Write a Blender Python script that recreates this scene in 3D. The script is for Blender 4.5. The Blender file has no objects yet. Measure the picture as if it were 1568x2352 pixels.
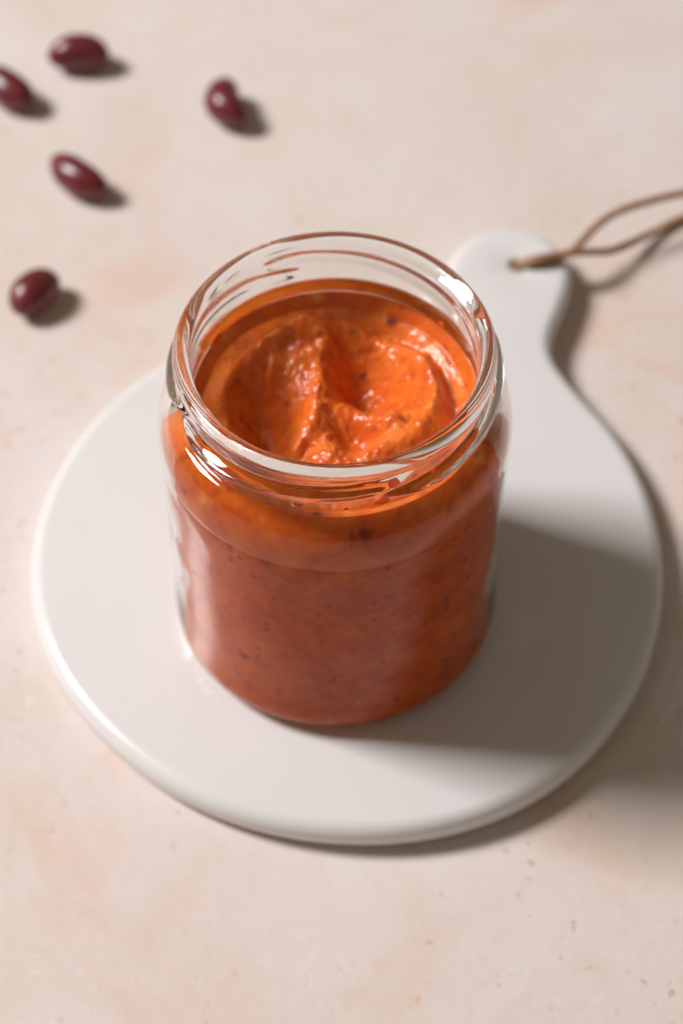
import bpy, bmesh, math, random
import numpy as np
from mathutils import Vector, noise

S = 0.01            # all measures below are centimetres
sc = bpy.context.scene
R = math.radians

# ------------------------------------------------------------------ camera
cam_d = bpy.data.cameras.new('camera')
cam = bpy.data.objects.new('camera', cam_d)
sc.collection.objects.link(cam)
CAM = Vector((0.125, -27.2346, 39.6798)) * S
TGT = Vector((0.125, 0, 3.2382)) * S
cam.location = CAM
cam.rotation_euler = (TGT - CAM).to_track_quat('-Z', 'Y').to_euler()
cam_d.sensor_fit = 'VERTICAL'
cam_d.sensor_height = 36
cam_d.lens = 36 * 5000 / 2352
cam_d.clip_start = 0.01
cam_d.clip_end = 20
cam_d.dof.use_dof = True
cam_d.dof.focus_distance = 0.400
cam_d.dof.aperture_fstop = 10.5
cam_d.dof.aperture_blades = 0
sc.camera = cam

# ------------------------------------------------------------------ light
w = bpy.data.worlds.new('World')
sc.world = w
w.use_nodes = True
bg = w.node_tree.nodes['Background']
bg.inputs[0].default_value = (0.160, 0.136, 0.102, 1)
bg.inputs[1].default_value = 1.0

LIGHT_AZ, LIGHT_EL, LIGHT_D = R(166), R(47), 260
ld = bpy.data.lights.new('window_light', 'AREA')
ld.shape = 'RECTANGLE'
ld.size, ld.size_y = 0.62, 0.72
ld.energy = 81
ld.color = (1.0, 0.985, 0.985)
lamp = bpy.data.objects.new('window_light', ld)
sc.collection.objects.link(lamp)
lamp.location = Vector((math.cos(LIGHT_AZ) * math.cos(LIGHT_EL),
                        math.sin(LIGHT_AZ) * math.cos(LIGHT_EL),
                        math.sin(LIGHT_EL))) * LIGHT_D * S
lamp.rotation_euler = (Vector((0, 0, 0.02)) - lamp.location).to_track_quat('-Z', 'Y').to_euler()

sc.view_settings.view_transform = 'Standard'
sc.view_settings.look = 'None'
sc.view_settings.exposure = 0
sc.view_settings.gamma = 1
cy = sc.cycles
cy.use_denoising = True
cy.max_bounces = 24
cy.transmission_bounces = 16
cy.glossy_bounces = 10
cy.diffuse_bounces = 5
cy.transparent_max_bounces = 8
cy.caustics_reflective = True
cy.caustics_refractive = True
cy.blur_glossy = 0.3
cy.sample_clamp_indirect = 0
cy.sample_clamp_direct = 0


# ------------------------------------------------------------------ helpers
def link(name, me, mat=None, parent=None):
    o = bpy.data.objects.new(name, me)
    sc.collection.objects.link(o)
    if mat:
        me.materials.append(mat)
    if parent:
        o.parent = parent
    return o


def tag(o, label=None, cat=None, group=None, kind=None):
    for k, v in (('label', label), ('category', cat), ('group', group), ('kind', kind)):
        if v:
            o[k] = v


def mesh(name, verts, faces, smooth=True):
    me = bpy.data.meshes.new(name)
    me.from_pydata([tuple(Vector(v) * S) for v in verts], [], faces)
    me.update()
    if smooth:
        me.polygons.foreach_set('use_smooth', [True] * len(me.polygons))
    return me


class N:
    """tiny node-tree helper"""
    def __init__(self, name):
        self.m = bpy.data.materials.new(name)
        self.m.use_nodes = True
        self.t = self.m.node_tree
        self.b = self.t.nodes['Principled BSDF']
        self.out = self.t.nodes['Material Output']
        self.tc = self.t.nodes.new('ShaderNodeTexCoord')

    def n(self, kind, **kw):
        x = self.t.nodes.new(kind)
        for k, v in kw.items():
            setattr(x, k, v)
        return x

    def l(self, a, b):
        self.t.links.new(a, b)

    def noise(self, scale, detail=3, rough=.5, dist=0, vec=None):
        x = self.n('ShaderNodeTexNoise')
        x.inputs['Scale'].default_value = scale
        x.inputs['Detail'].default_value = detail
        x.inputs['Roughness'].default_value = rough
        x.inputs['Distortion'].default_value = dist
        self.l(vec or self.tc.outputs['Object'], x.inputs['Vector'])
        return x.outputs['Fac']

    def mapped(self, loc=(0, 0, 0), rot=(0, 0, 0), scale=(1, 1, 1)):
        x = self.n('ShaderNodeMapping')
        x.inputs['Location'].default_value = loc
        x.inputs['Rotation'].default_value = rot
        x.inputs['Scale'].default_value = scale
        self.l(self.tc.outputs['Object'], x.inputs['Vector'])
        return x.outputs[0]

    def ramp(self, fac, stops):
        x = self.n('ShaderNodeValToRGB')
        e = x.color_ramp.elements
        while len(e) < len(stops):
            e.new(0.5)
        for i, (p, c) in enumerate(stops):
            e[i].position = p
            e[i].color = (*c, 1) if len(c) == 3 else c
        self.l(fac, x.inputs[0])
        return x.outputs[0]

    def mix(self, fac, a, b, mode='MIX'):
        x = self.n('ShaderNodeMix', data_type='RGBA', blend_type=mode)
        for sock, v in ((x.inputs[0], fac), (x.inputs[6], a), (x.inputs[7], b)):
            if isinstance(v, (int, float)):
                sock.default_value = v
            elif isinstance(v, tuple):
                sock.default_value = (*v, 1)
            else:
                self.l(v, sock)
        return x.outputs[2]

    def bump(self, h, strength, dist):
        x = self.n('ShaderNodeBump')
        x.inputs['Strength'].default_value = strength
        x.inputs['Distance'].default_value = dist
        self.l(h, x.inputs['Height'])
        return x.outputs[0]


def g(v):
    return (v, v, v)


# ------------------------------------------------------------------ materials
def mat_table():
    k = N('pink_stone')
    big = k.noise(13, 4, .55, .6)
    base = k.ramp(big, [(.30, (.71, .595, .525)), (.48, (.74, .645, .605)), (.70, (.76, .69, .67))])
    yel = k.ramp(k.noise(26, 4, .6, .8, k.mapped((.3, .1, 0))), [(.50, g(0)), (.66, g(1))])
    c = k.mix(k.mix(1.0, yel, g(.42), 'MULTIPLY'), base, (.71, .585, .46))
    org = k.ramp(k.noise(17, 5, .62, 1.0, k.mapped((.7, .9, 0))), [(.53, g(0)), (.70, g(1))])
    c = k.mix(k.mix(1.0, org, g(.75), 'MULTIPLY'), c, (.74, .53, .43))
    # pale trowel streaks
    wh = k.ramp(k.noise(60, 6, .7, 1.6, k.mapped((.2, .4, 0), (0, 0, .5), (1, 2.2, 1))), [(.60, g(0)), (.72, g(1))])
    msk = k.ramp(k.noise(12, 2, .5, 0, k.mapped((.5, .15, 0))), [(.45, g(0)), (.62, g(1))])
    wm = k.mix(1.0, wh, msk, 'MULTIPLY')
    c = k.mix(k.mix(1.0, wm, g(.75), 'MULTIPLY'), c, (.80, .74, .70))
    # small rusty specks in clusters
    v = k.n('ShaderNodeTexVoronoi', feature='F1')
    v.inputs['Scale'].default_value = 380
    wv = k.n('ShaderNodeVectorMath', operation='MULTIPLY_ADD')
    nz = k.n('ShaderNodeTexNoise')
    nz.inputs['Scale'].default_value = 420
    nz.inputs['Detail'].default_value = 3
    k.l(k.tc.outputs['Object'], nz.inputs['Vector'])
    k.l(nz.outputs['Color'], wv.inputs[0])
    wv.inputs[1].default_value = (.003, .003, 0)
    k.l(k.tc.outputs['Object'], wv.inputs[2])
    k.l(wv.outputs[0], v.inputs['Vector'])
    sp = k.ramp(v.outputs['Distance'], [(.12, g(1)), (.38, g(0))])
    cell = k.n('ShaderNodeSeparateColor')
    k.l(v.outputs['Color'], cell.inputs[0])
    pick = k.ramp(cell.outputs[0], [(.72, g(0)), (.92, g(1))])
    m2 = k.ramp(k.noise(24, 2, .5, 0, k.mapped((.1, .6, 0))), [(.46, g(0)), (.60, g(1))])
    sm = k.mix(1.0, k.mix(1.0, sp, pick, 'MULTIPLY'), m2, 'MULTIPLY')
    c = k.mix(k.mix(1.0, sm, g(.7), 'MULTIPLY'), c, (.60, .34, .22))
    fine = k.ramp(k.noise(420, 3, .7), [(.30, g(.95)), (.70, g(1.0))])
    c = k.mix(1.0, c, fine, 'MULTIPLY')
    k.l(c, k.b.inputs['Base Color'])
    k.b.inputs['Roughness'].default_value = .62
    k.b.inputs['Specular IOR Level'].default_value = .3
    pore = k.ramp(k.noise(520, 2, .5), [(.30, g(0)), (.42, g(1))])
    hh = k.mix(.35, k.noise(140, 6, .7), pore)
    k.l(k.bump(hh, .13, .0005), k.b.inputs['Normal'])
    return k.m


def mat_ceramic():
    k = N('white_glaze')
    c = k.ramp(k.noise(18, 3), [(.3, (.74, .715, .708)), (.7, (.76, .738, .733))])
    k.l(c, k.b.inputs['Base Color'])
    k.l(k.ramp(k.noise(35, 3), [(.3, g(.19)), (.7, g(.26))]), k.b.inputs['Roughness'])
    k.b.inputs['Specular IOR Level'].default_value = .45
    k.l(k.bump(k.noise(22, 2), .12, .0008), k.b.inputs['Normal'])
    return k.m


def mat_glass(name, gloss):
    k = N(name)
    k.b.inputs['Base Color'].default_value = (.985, .995, .985, 1)
    k.b.inputs['Roughness'].default_value = 0.0
    k.b.inputs['IOR'].default_value = 1.5
    k.b.inputs['Transmission Weight'].default_value = 1.0
    k.b.inputs['Specular Tint'].default_value = (gloss, gloss, gloss, 1)
    return k.m


def mat_puree(name, wet):
    """wet: the free, glossy surface; otherwise the face pressed against the glass, which has no air gap to shine"""
    k = N(name)
    a = k.noise(150, 5, .62, .5)
    c = k.ramp(a, [(.30, (.61, .096, .009)), (.50, (.72, .15, .017)), (.72, (.81, .22, .030))])
    bl = k.ramp(k.noise(70, 3, .6, .5, k.mapped((.2, .3, .1))), [(.50, g(0)), (.75, g(1))])
    c = k.mix(k.mix(1.0, bl, g(.40), 'MULTIPLY'), c, (.50, .055, .008))
    # bean skin flecks
    v = k.n('ShaderNodeTexVoronoi', feature='F1')
    v.inputs['Scale'].default_value = 330
    wob = k.n('ShaderNodeVectorMath', operation='MULTIPLY_ADD')
    nz = k.n('ShaderNodeTexNoise')
    nz.inputs['Scale'].default_value = 500
    k.l(k.tc.outputs['Object'], nz.inputs['Vector'])
    k.l(nz.outputs['Color'], wob.inputs[0])
    wob.inputs[1].default_value = (.0016, .0016, .0016)
    k.l(k.tc.outputs['Object'], wob.inputs[2])
    k.l(wob.outputs[0], v.inputs['Vector'])
    cell = k.n('ShaderNodeSeparateColor')
    k.l(v.outputs['Color'], cell.inputs[0])
    # every fleck has its own size
    siz = k.n('ShaderNodeMath', operation='MULTIPLY')
    k.l(v.outputs['Distance'], siz.inputs[0])
    mr = k.n('ShaderNodeMapRange')
    mr.inputs[3].default_value = .8
    mr.inputs[4].default_value = 2.2
    k.l(cell.outputs[0], mr.inputs[0])
    k.l(mr.outputs[0], siz.inputs[1])
    d = k.ramp(siz.outputs[0], [(.10, g(1)), (.55, g(0))])
    pick = k.ramp(cell.outputs[1], [(.89, g(0)), (.95, g(1))])
    c = k.mix(k.mix(1.0, k.mix(1.0, d, pick, 'MULTIPLY'), g(.85), 'MULTIPLY'), c, (.17, .014, .014))
    pk = k.ramp(cell.outputs[2], [(.94, g(0)), (.98, g(1))])
    c = k.mix(k.mix(1.0, k.mix(1.0, d, pk, 'MULTIPLY'), g(.6), 'MULTIPLY'), c, (.85, .42, .10))
    v2 = k.n('ShaderNodeTexVoronoi', feature='F1')
    v2.inputs['Scale'].default_value = 480
    k.l(wob.outputs[0], v2.inputs['Vector'])
    cell2 = k.n('ShaderNodeSeparateColor')
    k.l(v2.outputs['Color'], cell2.inputs[0])
    d2 = k.ramp(v2.outputs['Distance'], [(.20, g(1)), (.55, g(0))])
    p2 = k.ramp(cell2.outputs[0], [(.84, g(0)), (.96, g(1))])
    c = k.mix(k.mix(1.0, k.mix(1.0, d2, p2, 'MULTIPLY'), g(.62), 'MULTIPLY'), c, (.36, .022, .016))
    k.l(c, k.b.inputs['Base Color'])
    k.b.inputs['Roughness'].default_value = .28
    k.b.inputs['IOR'].default_value = 1.42
    k.b.inputs['Specular IOR Level'].default_value = .5 if wet else 0.0
    k.b.inputs['Subsurface Weight'].default_value = .65
    k.b.inputs['Subsurface Radius'].default_value = (1.0, .28, .07)
    k.b.inputs['Subsurface Scale'].default_value = .0015
    if wet:
        h = k.mix(.4, k.noise(330, 4, .6), k.noise(900, 2, .5))
        k.l(k.bump(h, .5, .0006), k.b.inputs['Normal'])
    return k.m


def mat_bean():
    k = N('bean_skin')
    c = k.ramp(k.noise(160, 4, .6, .4), [(.3, (.10, .011, .014)), (.7, (.20, .024, .030))])
    k.l(c, k.b.inputs['Base Color'])
    k.b.inputs['Roughness'].default_value = .31
    k.b.inputs['Specular IOR Level'].default_value = .6
    k.l(k.bump(k.noise(260, 3), .15, .0004), k.b.inputs['Normal'])
    return k.m


def mat_leather():
    k = N('leather')
    c = k.ramp(k.noise(220, 4, .6), [(.3, (.24, .12, .06)), (.7, (.42, .22, .115))])
    k.l(c, k.b.inputs['Base Color'])
    k.b.inputs['Roughness'].default_value = .6
    k.l(k.bump(k.noise(900, 3), .4, .0004), k.b.inputs['Normal'])
    return k.m


M_TABLE, M_CER, M_GLASS, M_BEAN, M_LEATHER = mat_table(), mat_ceramic(), mat_glass('clear_glass', .85), mat_bean(), mat_leather()
M_PANEL = mat_glass('clear_glass_panel', .06)
M_PUREE, M_PRESSED = mat_puree('bean_puree', True), mat_puree('bean_puree_against_glass', False)

TZ = -0.86          # tabletop height; board top is z = 0

# ------------------------------------------------------------------ tabletop
tb = mesh('tabletop', [(-90, -60, TZ), (90, -60, TZ), (90, 90, TZ), (-90, 90, TZ)], [(0, 1, 2, 3)], False)
tabletop = link('tabletop', tb, M_TABLE)
tag(tabletop, 'blush pink stone tabletop with mottled cream patches and rusty specks', None, None, 'structure')


# ------------------------------------------------------------------ serving board
def catmull(P, n, closed=False):
    P = [np.array(p, float) for p in P]
    m = len(P)
    out = []
    segs = m if closed else m - 1
    for i in range(segs):
        if closed:
            a, b, c, d = P[(i - 1) % m], P[i], P[(i + 1) % m], P[(i + 2) % m]
        else:
            a, b, c, d = P[max(i - 1, 0)], P[i], P[i + 1], P[min(i + 2, m - 1)]
        for j in range(n):
            t = j / n
            out.append(.5 * (2 * b + (c - a) * t + (2 * a - 5 * b + 4 * c - d) * t * t
                             + (3 * b - a - 3 * c + d) * t ** 3))
    if not closed:
        out.append(P[-1])
    return out


BCX, BCY = .30, 1.38
disc = [(8.6, 7.05), (20.1, 7.10), (31.3, 7.14), (128.2, 7.20), (141.5, 7.18), (157.8, 7.14), (171.5, 7.15),
        (182.3, 7.16), (193.8, 7.16), (204.2, 7.15), (216.1, 7.09), (228.0, 7.06), (240.6, 7.08), (252.1, 7.11),
        (266.2, 7.15), (276.9, 7.21), (287.7, 7.27), (299.2, 7.30), (309.3, 7.28), (320.3, 7.22), (330.8, 7.17),
        (341.3, 7.10), (355.7, 7.04)]
da = np.radians([d[0] for d in disc])
dr = np.array([d[1] for d in disc])


def board_outline():
    ctrl = []
    for deg in range(116, 400, 6):
        a = R(deg)
        r = np.interp(a % (2 * math.pi), da, dr, period=2 * math.pi)
        ctrl.append((BCX + r * math.cos(a), BCY + r * math.sin(a)))
    ctrl += [(5.53, 6.49), (5.20, 7.14), (5.20, 7.74), (5.44, 8.39), (5.74, 9.24), (5.88, 10.04), (5.55, 10.94),
             (4.95, 11.44), (4.25, 11.57), (3.55, 11.34), (2.95, 10.74), (2.68, 9.94), (2.62, 9.29), (2.45, 8.74),
             (1.75, 8.55), (.2, 8.50), (-1.2, 8.35)]
    pts = np.array(catmull(ctrl, 6, True))
    # even spacing and a light smooth
    seg = np.linalg.norm(np.roll(pts, -1, 0) - pts, axis=1)
    cum = np.concatenate([[0], np.cumsum(seg)])
    n = 260
    u = np.linspace(0, cum[-1], n, endpoint=False)
    P2 = np.vstack([pts, pts[:1]])
    pts = np.stack([np.interp(u, cum, P2[:, 0]), np.interp(u, cum, P2[:, 1])], 1)
    for _ in range(6):
        pts = .5 * pts + .25 * (np.roll(pts, 1, 0) + np.roll(pts, -1, 0))
    return pts


def build_board():
    P = board_outline()
    n = len(P)
    tan = np.roll(P, -1, 0) - np.roll(P, 1, 0)
    tan /= np.linalg.norm(tan, axis=1)[:, None]
    nor = np.stack([tan[:, 1], -tan[:, 0]], 1)
    verts, faces = [], []
    H = -TZ - 0.004
    rings = []
    rt, rb = .33, .42
    for b in np.linspace(90, 0, 9):
        rings.append((rt - rt * math.cos(R(b)), -rt + rt * math.sin(R(b))))
    for b in np.linspace(0, -80, 8)[1:]:
        rings.append((rb - rb * math.cos(R(b)), -H + rb + rb * math.sin(R(b))))
    rings[0] = (rt, 0.0)
    for ins, z in rings:
        for i in range(n):
            q = P[i] - nor[i] * ins
            verts.append((q[0], q[1], z))
    for k in range(len(rings) - 1):
        for i in range(n):
            j = (i + 1) % n
            faces.append((k * n + i, (k + 1) * n + i, (k + 1) * n + j, k * n + j))
    # hole
    hc = (4.49, 10.10)
    hn = 28
    h0 = len(verts)
    hr = [(.27, 0), (.235, -.015), (.21, -.05), (.20, -.11), (.20, -H + .1), (.27, -H)]
    for r_, z in hr:
        for i in range(hn):
            a = 2 * math.pi * i / hn
            verts.append((hc[0] + r_ * math.cos(a), hc[1] + r_ * math.sin(a), z))
    for k in range(len(hr) - 1):
        for i in range(hn):
            j = (i + 1) % hn
            faces.append((h0 + k * hn + i, h0 + k * hn + j, h0 + (k + 1) * hn + j, h0 + (k + 1) * hn + i))
    me = mesh('serving_board', verts, faces)
    bm = bmesh.new()
    bm.from_mesh(me)
    bm.verts.ensure_lookup_table()
    for ring0, hole0 in ((0, h0), ((len(rings) - 1) * n, h0 + (len(hr) - 1) * hn)):
        es = []
        for st, cnt in ((ring0, n), (hole0, hn)):
            for i in range(cnt):
                e = bm.edges.get((bm.verts[st + i], bm.verts[st + (i + 1) % cnt]))
                es.append(e)
        bmesh.ops.triangle_fill(bm, edges=es, use_beauty=True)
    bmesh.ops.recalc_face_normals(bm, faces=bm.faces)
    for f in bm.faces:
        f.smooth = True
    bm.to_mesh(me)
    bm.free()
    # the flat top must stay flat: plain up-normals on it
    o = link('serving_board', me, M_CER)
    return o


board = build_board()
tag(board, 'round white glazed serving board with a short holed handle under the jar', 'serving board')


# ------------------------------------------------------------------ leather cord
def tube(path, rad, nseg=12, closed=False):
    P = [Vector(p) for p in path]
    n = len(P)
    verts, faces = [], []
    up = Vector((0, 0, 1))
    for i, p in enumerate(P):
        a = P[(i - 1) % n] if closed or i > 0 else P[i]
        b = P[(i + 1) % n] if closed or i < n - 1 else P[i]
        t = (b - a).normalized()
        s = t.cross(up)
        if s.length < 1e-3:
            s = Vector((1, 0, 0))
        s.normalize()
        q = s.cross(t)
        for k in range(nseg):
            an = 2 * math.pi * k / nseg
            verts.append(p + s * math.cos(an) * rad * 1.08 + q * math.sin(an) * rad * .92)
    m = n if closed else n - 1
    for i in range(m):
        for k in range(nseg):
            l = (k + 1) % nseg
            j = (i + 1) % n
            faces.append((i * nseg + k, i * nseg + l, j * nseg + l, j * nseg + k))
    if not closed:
        faces.append(tuple(range(nseg))[::-1])
        faces.append(tuple((n - 1) * nseg + k for k in range(nseg)))
    return verts, faces


cord_path = [(4.47, 10.06, -.52), (4.42, 10.05, -.25), (4.50, 10.05, .0), (4.80, 10.12, .14), (5.30, 10.28, .12),
             (5.75, 10.38, .12), (6.02, 10.56, .20), (6.42, 11.02, .33), (7.0, 11.48, .42), (7.9, 11.90, .42),
             (9.0, 12.36, .30), (10.4, 13.0, .05), (11.5, 13.45, -.35), (12.0, 13.75, -.7), (11.9, 13.65, -.77),
             (11.0, 13.25, -.77),
             (9.9, 12.88, -.76), (8.9, 12.42, -.72), (7.9, 11.68, -.60), (6.95, 10.84, -.26), (6.3, 10.46, .08),
             (5.85, 10.28, .23), (5.45, 10.17, .25), (5.0, 10.04, .26), (4.68, 10.03, .11), (4.54, 10.15, -.1),
             (4.54, 10.17, -.52)]
v, f = tube(catmull(cord_path, 8), .098)
cord = link('leather_cord', mesh('leather_cord', v, f), M_LEATHER)
tag(cord, 'thin brown leather cord looped through the handle hole of the white board', 'cord')

# ------------------------------------------------------------------ glass jar
NT = 256
LUG_START = [8, 98, 188, 278]
LUG_SPAN = 116
lug_hit = {}


def lug(th_deg, z):
    best, who = 0.0, None
    for i, s0 in enumerate(LUG_START):
        u = ((th_deg - s0) % 360) / LUG_SPAN
        if u > 1:
            continue
        zc = 7.50 + .50 * u
        e = min(1, u / .26, (1 - u) / .20)
        e = e * e * (3 - 2 * e)
        d = abs(z - zc) / .19
        if d < 1:
            hgt = .24 * e * (.5 + .5 * math.cos(math.pi * d)) ** .8
            if hgt > best:
                best, who = hgt, i
    return best, who


def outer_profile():
    p = [(0, .09), (.9, .085), (1.8, .07), (2.35, .05), (2.62, .02), (2.80, .004), (2.90, 0)]
    for b in np.linspace(-80, 0, 12):
        p.append((2.92 + .58 * math.cos(R(b)), .58 + .58 * math.sin(R(b))))
    p += [(3.485, .8), (3.468, 1.0)]
    p += [(3.46, z) for z in (1.2, 2.0, 2.8, 3.6, 4.2)]
    for z in np.linspace(4.6, 5.98, 12):
        t_ = (z - 4.6) / 1.38
        p.append((3.46 + .036 * t_ * t_ * (3 - 2 * t_), z))
    p += [(3.491, 6.02), (3.497, 6.06), (3.503, 6.11), (3.503, 6.15)]
    for b in np.linspace(0, 84, 20):
        p.append((2.99 + .513 * math.cos(R(b)) ** .92, 6.2 + .95 * math.sin(R(b)) ** .92))
    p += [(3.03, 7.165), (3.0, 7.20), (2.99, 7.26)]
    body_end = len(p) - 1
    z = 7.33
    while z < 8.06:
        p.append((3.0, z))
        z += .026
    p.append((3.0, 8.075))
    neck_end = len(p)
    for b in np.linspace(-68, 180, 22):
        p.append((2.925 + .168 * math.cos(R(b)), 8.33 + .182 * math.sin(R(b))))
    rim_end = len(p)
    p += [(2.762, 8.2), (2.764, 8.0), (2.768, 7.7), (2.775, 7.4), (2.785, 7.15)]
    neck_in = len(p) - 1
    p += [(2.788, 7.0)]
    for b in np.linspace(84, 0, 16):
        p.append((2.77 + .555 * math.cos(R(b)) ** .92, 6.10 + .84 * math.sin(R(b)) ** .92))
    p += [(3.325, z) for z in (5.9, 5.4, 4.4, 3.4, 2.4, 1.6, .9)]
    for b in np.linspace(0, -86, 10):
        p.append((2.875 + .45 * math.cos(R(b)), .64 + .45 * math.sin(R(b))))
    p += [(2.2, .20), (1.2, .21), (0, .22)]
    return p, body_end, neck_end, rim_end, neck_in


prof, BODY_E, NECK_E, RIM_E, NECK_IN = outer_profile()


def build_jar():
    verts, faces, owner = [], [], []
    np_ = len(prof)
    hit = []
    for k, (r_, z) in enumerate(prof):
        row = []
        for t in range(NT):
            th = 2 * math.pi * t / NT
            rr, who = r_, None
            if BODY_E < k < NECK_E:
                d, who = lug(360 * t / NT, z)
                rr += d
            elif k <= BODY_E and 3.0 < r_:
                # pressed glass is never perfectly even
                rr += .006 * noise.noise(Vector((math.cos(th) * 2.2, math.sin(th) * 2.2, z * .8)))
            row.append(who)
            verts.append((rr * math.cos(th), rr * math.sin(th), z))
        hit.append(row)
    for k in range(np_ - 1):
        for t in range(NT):
            u = (t + 1) % NT
            f = (k * NT + t, k * NT + u, (k + 1) * NT + u, (k + 1) * NT + t)
            if prof[k][0] == 0:
                f = (k * NT, (k + 1) * NT + u, (k + 1) * NT + t)
                f = (f[0], f[1], f[2])
            if prof[k + 1][0] == 0:
                f = (k * NT + t, k * NT + u, (k + 1) * NT)
            faces.append(f)
            ws = [hit[k][t], hit[k][u], hit[k + 1][t], hit[k + 1][u]]
            ws = [x for x in ws if x is not None]
            if ws:
                owner.append('thread%d' % ws[0])
            elif k < BODY_E or k >= NECK_IN:
                owner.append('body')
            elif k < NECK_E or k >= RIM_E:
                owner.append('neck')
            else:
                owner.append('rim')
    full = mesh('jar_full', verts, faces)
    nrm = np.zeros(len(full.vertices) * 3)
    full.vertices.foreach_get('normal', nrm)
    nrm = nrm.reshape(-1, 3)
    root = bpy.data.objects.new('glass_jar', None)
    sc.collection.objects.link(root)
    made = {}
    for key in ('body', 'neck', 'rim', 'thread0', 'thread1', 'thread2', 'thread3'):
        fs = [f for f, o in zip(faces, owner) if o == key]
        used = sorted({i for f in fs for i in f})
        idx = {v_: i for i, v_ in enumerate(used)}
        name = key.rstrip('0123')
        me = mesh(name, [verts[i] for i in used], [tuple(idx[i] for i in f) for f in fs])
        me.normals_split_custom_set_from_vertices([tuple(nrm[i]) for i in used])
        par = made['neck'] if key.startswith('thread') else root
        o = link(name, me, M_GLASS, par)
        if key == 'body':
            me.materials.append(M_PANEL)
            for p_ in me.polygons:
                if p_.center.z < 6.12 * S:
                    p_.material_index = 1
        made[key] = o
    bpy.data.meshes.remove(full)
    return root


jar = build_jar()
tag(jar, 'open clear glass jar with a threaded neck filled with orange puree on the white board', 'jar')


# ------------------------------------------------------------------ bean puree
def puree_h(x, y):
    r = np.hypot(x, y)
    h = np.zeros_like(x)
    h += .02 * np.exp(-((r - 2.74) / .12) ** 2)                 # climbs the wall a little
    h -= .22 * np.exp(-((r - 2.33) / .17) ** 2) * (.55 + .45 * np.cos(np.arctan2(y, x) - .5))
    h -= .10 * np.exp(-(r / 1.6) ** 2)

    def G(cx, cy, sx, sy, rot, amp):
        c, s = math.cos(R(rot)), math.sin(R(rot))
        u = (x - cx) * c + (y - cy) * s
        v_ = -(x - cx) * s + (y - cy) * c
        return amp * np.exp(-.5 * ((u / sx) ** 2 + (v_ / sy) ** 2))

    def ridge(pts, wd, amp, sharp=1.0):
        best = np.full_like(x, 1e9)
        P = catmull(pts, 8)
        along = np.zeros_like(x)
        for i in range(len(P) - 1):
            a, b = P[i], P[i + 1]
            d = b - a
            L = (d @ d) + 1e-9
            t = np.clip(((x - a[0]) * d[0] + (y - a[1]) * d[1]) / L, 0, 1)
            q = np.hypot(x - a[0] - t * d[0], y - a[1] - t * d[1])
            m = q < best
            best = np.where(m, q, best)
            along = np.where(m, (i + t) / (len(P) - 1), along)
        taper = np.clip(np.minimum(along / .15, (1 - along) / .15), .25, 1)
        return amp * taper * np.exp(-(best / wd) ** (1 + sharp))

    h += G(-1.42, .10, .40, .58, 12, -.98)
    h += G(-1.22, -.90, .34, .5, 0, -.60)
    h += G(.46, 1.02, .50, .55, 10, -.80)
    h += G(.90, .55, .42, .45, 0, -.34)
    h += G(.45, -.60, .34, .24, -15, -.45)
    h += ridge([(-1.0, 1.95), (-.26, 1.78), (-.22, 1.1), (-.28, .35)], .32, .36, 1.0)
    h += ridge([(-.30, .25), (-.42, -.15), (-.72, -.62), (-.95, -.95)], .30, .28, 1.0)
    h += ridge([(-1.35, 1.25), (-.85, 1.2), (-.35, 1.5)], .22, .14)
    h += ridge([(.12, .42), (.45, .1), (.85, -.25), (1.3, -.1)], .30, .24, 1.0)
    h += ridge([(-.2, -.55), (.05, -.85), (-.15, -1.3)], .2, .12)
    h += ridge([(1.35, 1.75), (1.72, 1.2), (1.95, .5), (1.9, -.2), (1.6, -.75), (1.0, -1.1), (.3, -1.3)], .26, .30, .7)
    h += ridge([(-2.15, -.2), (-2.2, .5), (-1.95, 1.15), (-1.45, 1.7), (-.7, 2.06), (.2, 2.22), (1.0, 2.15)], .24, .24, .7)
    h += G(1.3, -.5, .45, .3, 0, .13)
    h += ridge([(-.45, -.75), (-.62, -1.0), (-.85, -1.35)], .13, -.16)
    return h


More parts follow.
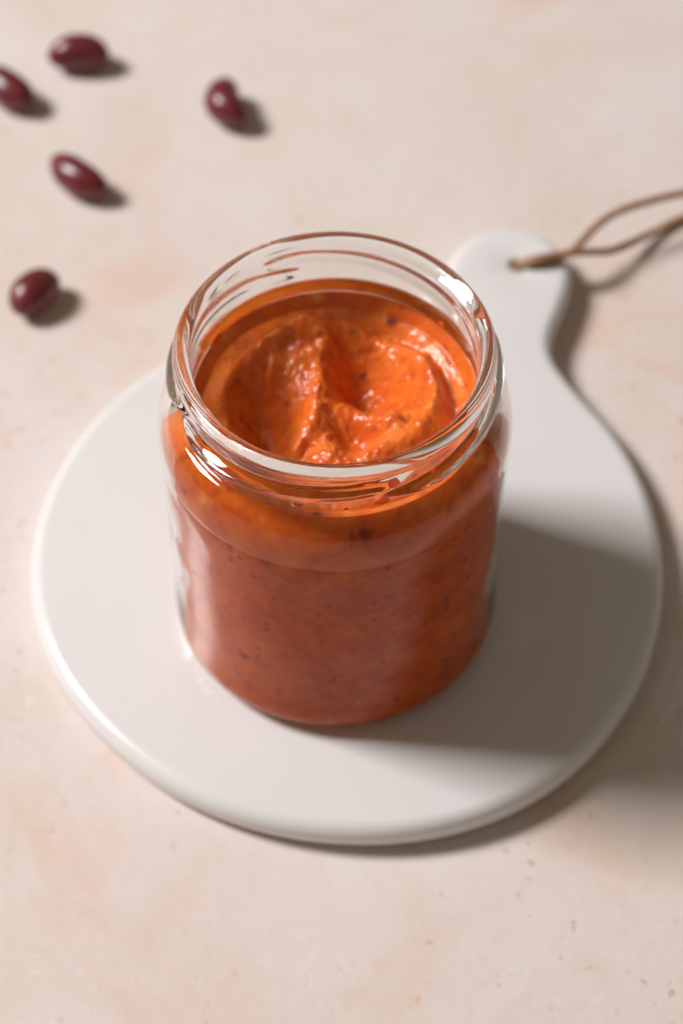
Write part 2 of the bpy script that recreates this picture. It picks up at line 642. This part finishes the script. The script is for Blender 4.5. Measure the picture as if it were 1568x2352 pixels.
def build_puree():
    LEV = 6.64
    # side wall a hair inside the glass wall thickness, so the puree touches the jar
    side = [(0, .19), (1.2, .18), (2.2, .17)]
    for b in np.linspace(-86, 0, 12):
        side.append((2.875 + .48 * math.cos(R(b)), .64 + .48 * math.sin(R(b))))
    side += [(3.355, z) for z in (1.0, 1.4, 2.0, 2.6, 3.2, 3.8, 4.4, 5.0, 5.4, 5.7, 5.86, 5.96)]
    n_body = len(side)
    for b in np.linspace(3, 83, 24):
        side.append((2.80 + .555 * math.cos(R(b)) ** .92, 6.10 + .84 * math.sin(R(b)) ** .92))
    nt = 420
    th = np.linspace(0, 2 * math.pi, nt, endpoint=False)

    def gap(t, z):
        """1 where a film of air keeps the puree off the glass, 0 where it clings to it (the front)"""
        d = math.degrees(t) % 360
        wob = 11 * noise.fractal(Vector((math.cos(t) * 4, math.sin(t) * 4, z * 1.3)), 1.0, 2.0, 4)
        q = abs((d - 272 + 180) % 360 - 180) + wob * .8
        back = abs((d - 90 + 180) % 360 - 180) + wob
        return min(1, max(0, (q - 65) / 6)) * min(1, max(0, (back - 58) / 8))

    verts, faces, gaps = [], [], []
    for i_, (r_, z) in enumerate(side):
        for t in range(nt):
            m = gap(th[t], z) * min(1, i_ / 8)
            gaps.append(m)
            q_ = Vector((math.cos(th[t]) * 3, math.sin(th[t]) * 3, z))
            x_ = r_ - m * (.066 + .010 * noise.noise(q_ * 2.5))
            verts.append((x_ * math.cos(th[t]), x_ * math.sin(th[t]), z))
    r_top, z_top = side[-1]
    rtop = np.array([r_top - .066 * gap(t, z_top) for t in th])
    rr = np.concatenate([np.linspace(r_top, 2.60, 16)[1:], np.linspace(2.58, .03, 120)])
    X = np.zeros((len(rr), nt))
    Y = np.zeros_like(X)
    for i, r_ in enumerate(rr):
        q = np.where(r_ > 2.5, 2.5 + (r_ - 2.5) * (rtop - 2.5) / (r_top - 2.5), r_)
        X[i], Y[i] = q * np.cos(th), q * np.sin(th)
    Z = LEV + puree_h(X, Y)
    # meets the wall at the level of the last side ring
    wl = np.clip((rr - 2.66) / (r_top - 2.66), 0, 1)[:, None] ** .8
    Z = Z * (1 - wl) + z_top * wl
    for i in range(len(rr)):
        for t in range(nt):
            p = Vector((X[i, t], Y[i, t], 0))
            z = Z[i, t]
            k = min(1, max(0, (r_top - .05 - rr[i]) / .25))
            inner = min(1, max(0, (2.45 - rr[i]) / .3))
            z += k * ((.03 + .035 * inner) * noise.fractal(p * 2.3, 1.0, 2.0, 3)
                      + (.008 + .012 * inner) * noise.noise(p * 9 + Vector((3, 7, 1)))
                      + .014 * max(0, noise.noise(p * 17 + Vector((9, 2, 5)))))
            verts.append((X[i, t], Y[i, t], z))
    nr = len(side) + len(rr)
    for k in range(nr - 1):
        for t in range(nt):
            u = (t + 1) % nt
            faces.append((k * nt + t, k * nt + u, (k + 1) * nt + u, (k + 1) * nt + t))
    c = len(verts)
    verts.append((0, 0, float(Z[-1].mean())))
    for t in range(nt):
        faces.append(((nr - 1) * nt + t, (nr - 1) * nt + (t + 1) % nt, c))
    pressed = [k * nt + t for k in range(len(side) - 1) for t in range(nt) if gaps[k * nt + t] < .3]
    return mesh('bean_puree', verts, faces), pressed


pm, pressed_faces = build_puree()
puree = link('bean_puree', pm, M_PUREE)
pm.materials.append(M_PRESSED)
for i_ in pressed_faces:
    pm.polygons[i_].material_index = 1
tag(puree, 'glossy orange red bean puree swirled inside the glass jar', 'puree')

# dabs of puree left on the inside of the neck
rng = random.Random(4)
for az, z, wd, ht in [(-68, 7.62, .10, .17), (-72, 7.30, .16, .10), (-60, 7.75, .07, .05), (-104, 7.25, .12, .06),
                      (-112, 7.12, .07, .05), (-86, 7.20, .05, .04), (-50, 7.4, .06, .10), (148, 7.05, .16, .09),
                      (40, 7.1, .10, .05), (-140, 7.2, .06, .08)]:
    r0 = 2.772
    vs, fs = [], []
    for i in range(9):
        ph = math.pi * i / 8
        for j in range(14):
            th = 2 * math.pi * j / 14
            k_ = 1 + .45 * noise.noise(Vector((math.cos(th) * 1.6, math.sin(th) * 1.6, az * .37)))
            u = wd * math.sin(ph) * math.cos(th) * k_
            v_ = ht * math.sin(ph) * math.sin(th) * k_
            dep = .022 * math.cos(ph)
            a_ = R(az) + u / r0
            rr_ = r0 - dep + .006
            vs.append((rr_ * math.cos(a_), rr_ * math.sin(a_), z + v_))
    for i in range(8):
        for j in range(14):
            l = (j + 1) % 14
            fs.append((i * 14 + j, i * 14 + l, (i + 1) * 14 + l, (i + 1) * 14 + j))
    link('smear', mesh('smear', vs, fs), M_PUREE, puree)


# ------------------------------------------------------------------ kidney beans
def make_bean(a, b, c, bend, dent, seed):
    nu, nv = 40, 28
    verts, faces = [], []
    rnd = Vector((seed * 3.1, seed * 1.7, seed))
    for i in range(nv + 1):
        ph = math.pi * i / nv
        for j in range(nu):
            th = 2 * math.pi * j / nu
            x = math.cos(ph)
            y = math.sin(ph) * math.cos(th)
            z = math.sin(ph) * math.sin(th)
            p = Vector((x, y, z))
            # fuller ends
            px = a * math.copysign(abs(x) ** .92, x)
            s = 1 + .10 * (1 - x * x)
            py, pz = b * y * s, c * z * s
            py += bend * (px / a) ** 2 - bend * .4              # kidney curve
            if y > 0:
                py -= dent * y * math.exp(-(px / (a * .35)) ** 2)  # dent on the inner side
            k = 1 + .03 * noise.noise(p * 1.6 + rnd)
            verts.append((px * k, py * k, pz * k))
    for i in range(nv):
        for j in range(nu):
            l = (j + 1) % nu
            faces.append((i * nu + j, i * nu + l, (i + 1) * nu + l, (i + 1) * nu + j))
    zmin = min(v_[2] for v_ in verts)
    verts = [(x, y, z - zmin) for x, y, z in verts]
    me = mesh('kidney_bean', verts, faces)
    bm = bmesh.new()
    bm.from_mesh(me)
    bmesh.ops.remove_doubles(bm, verts=bm.verts, dist=1e-6)
    bmesh.ops.recalc_face_normals(bm, faces=bm.faces)
    for f_ in bm.faces:
        f_.smooth = True
    bm.to_mesh(me)
    bm.free()
    return me


BEANS = [
    ((-7.02, 18.30), 4, (.84, .47, .46), -.10, .05, 'dark red bean lying crosswise, farthest from the glass jar'),
    ((-8.85, 16.95), -42, (.92, .46, .44), .04, .02, 'dark red bean cut off by the left edge of the photo'),
    ((-2.92, 16.35), -72, (.84, .49, .46), .20, .10, 'dark red bean standing alone, rightmost and nearest the photo centre'),
    ((-6.72, 13.60), -40, (.94, .43, .44), .09, .04, 'slender dark red bean tilted down to the right with a long bright sheen'),
    ((-7.50, 9.52), 52, (.76, .48, .44), -.07, .03, 'plump dark red bean nearest the white board, tilted up to the right'),
]
for i, ((x, y), rz, (a, b, c), bend, dent, lab) in enumerate(BEANS):
    o = link('kidney_bean', make_bean(a, b, c, bend, dent, i + 1), M_BEAN)
    o.location = Vector((x, y, TZ)) * S
    o.rotation_euler = (0, 0, R(rz))
    tag(o, lab, 'bean', 'beans scattered on the tabletop')
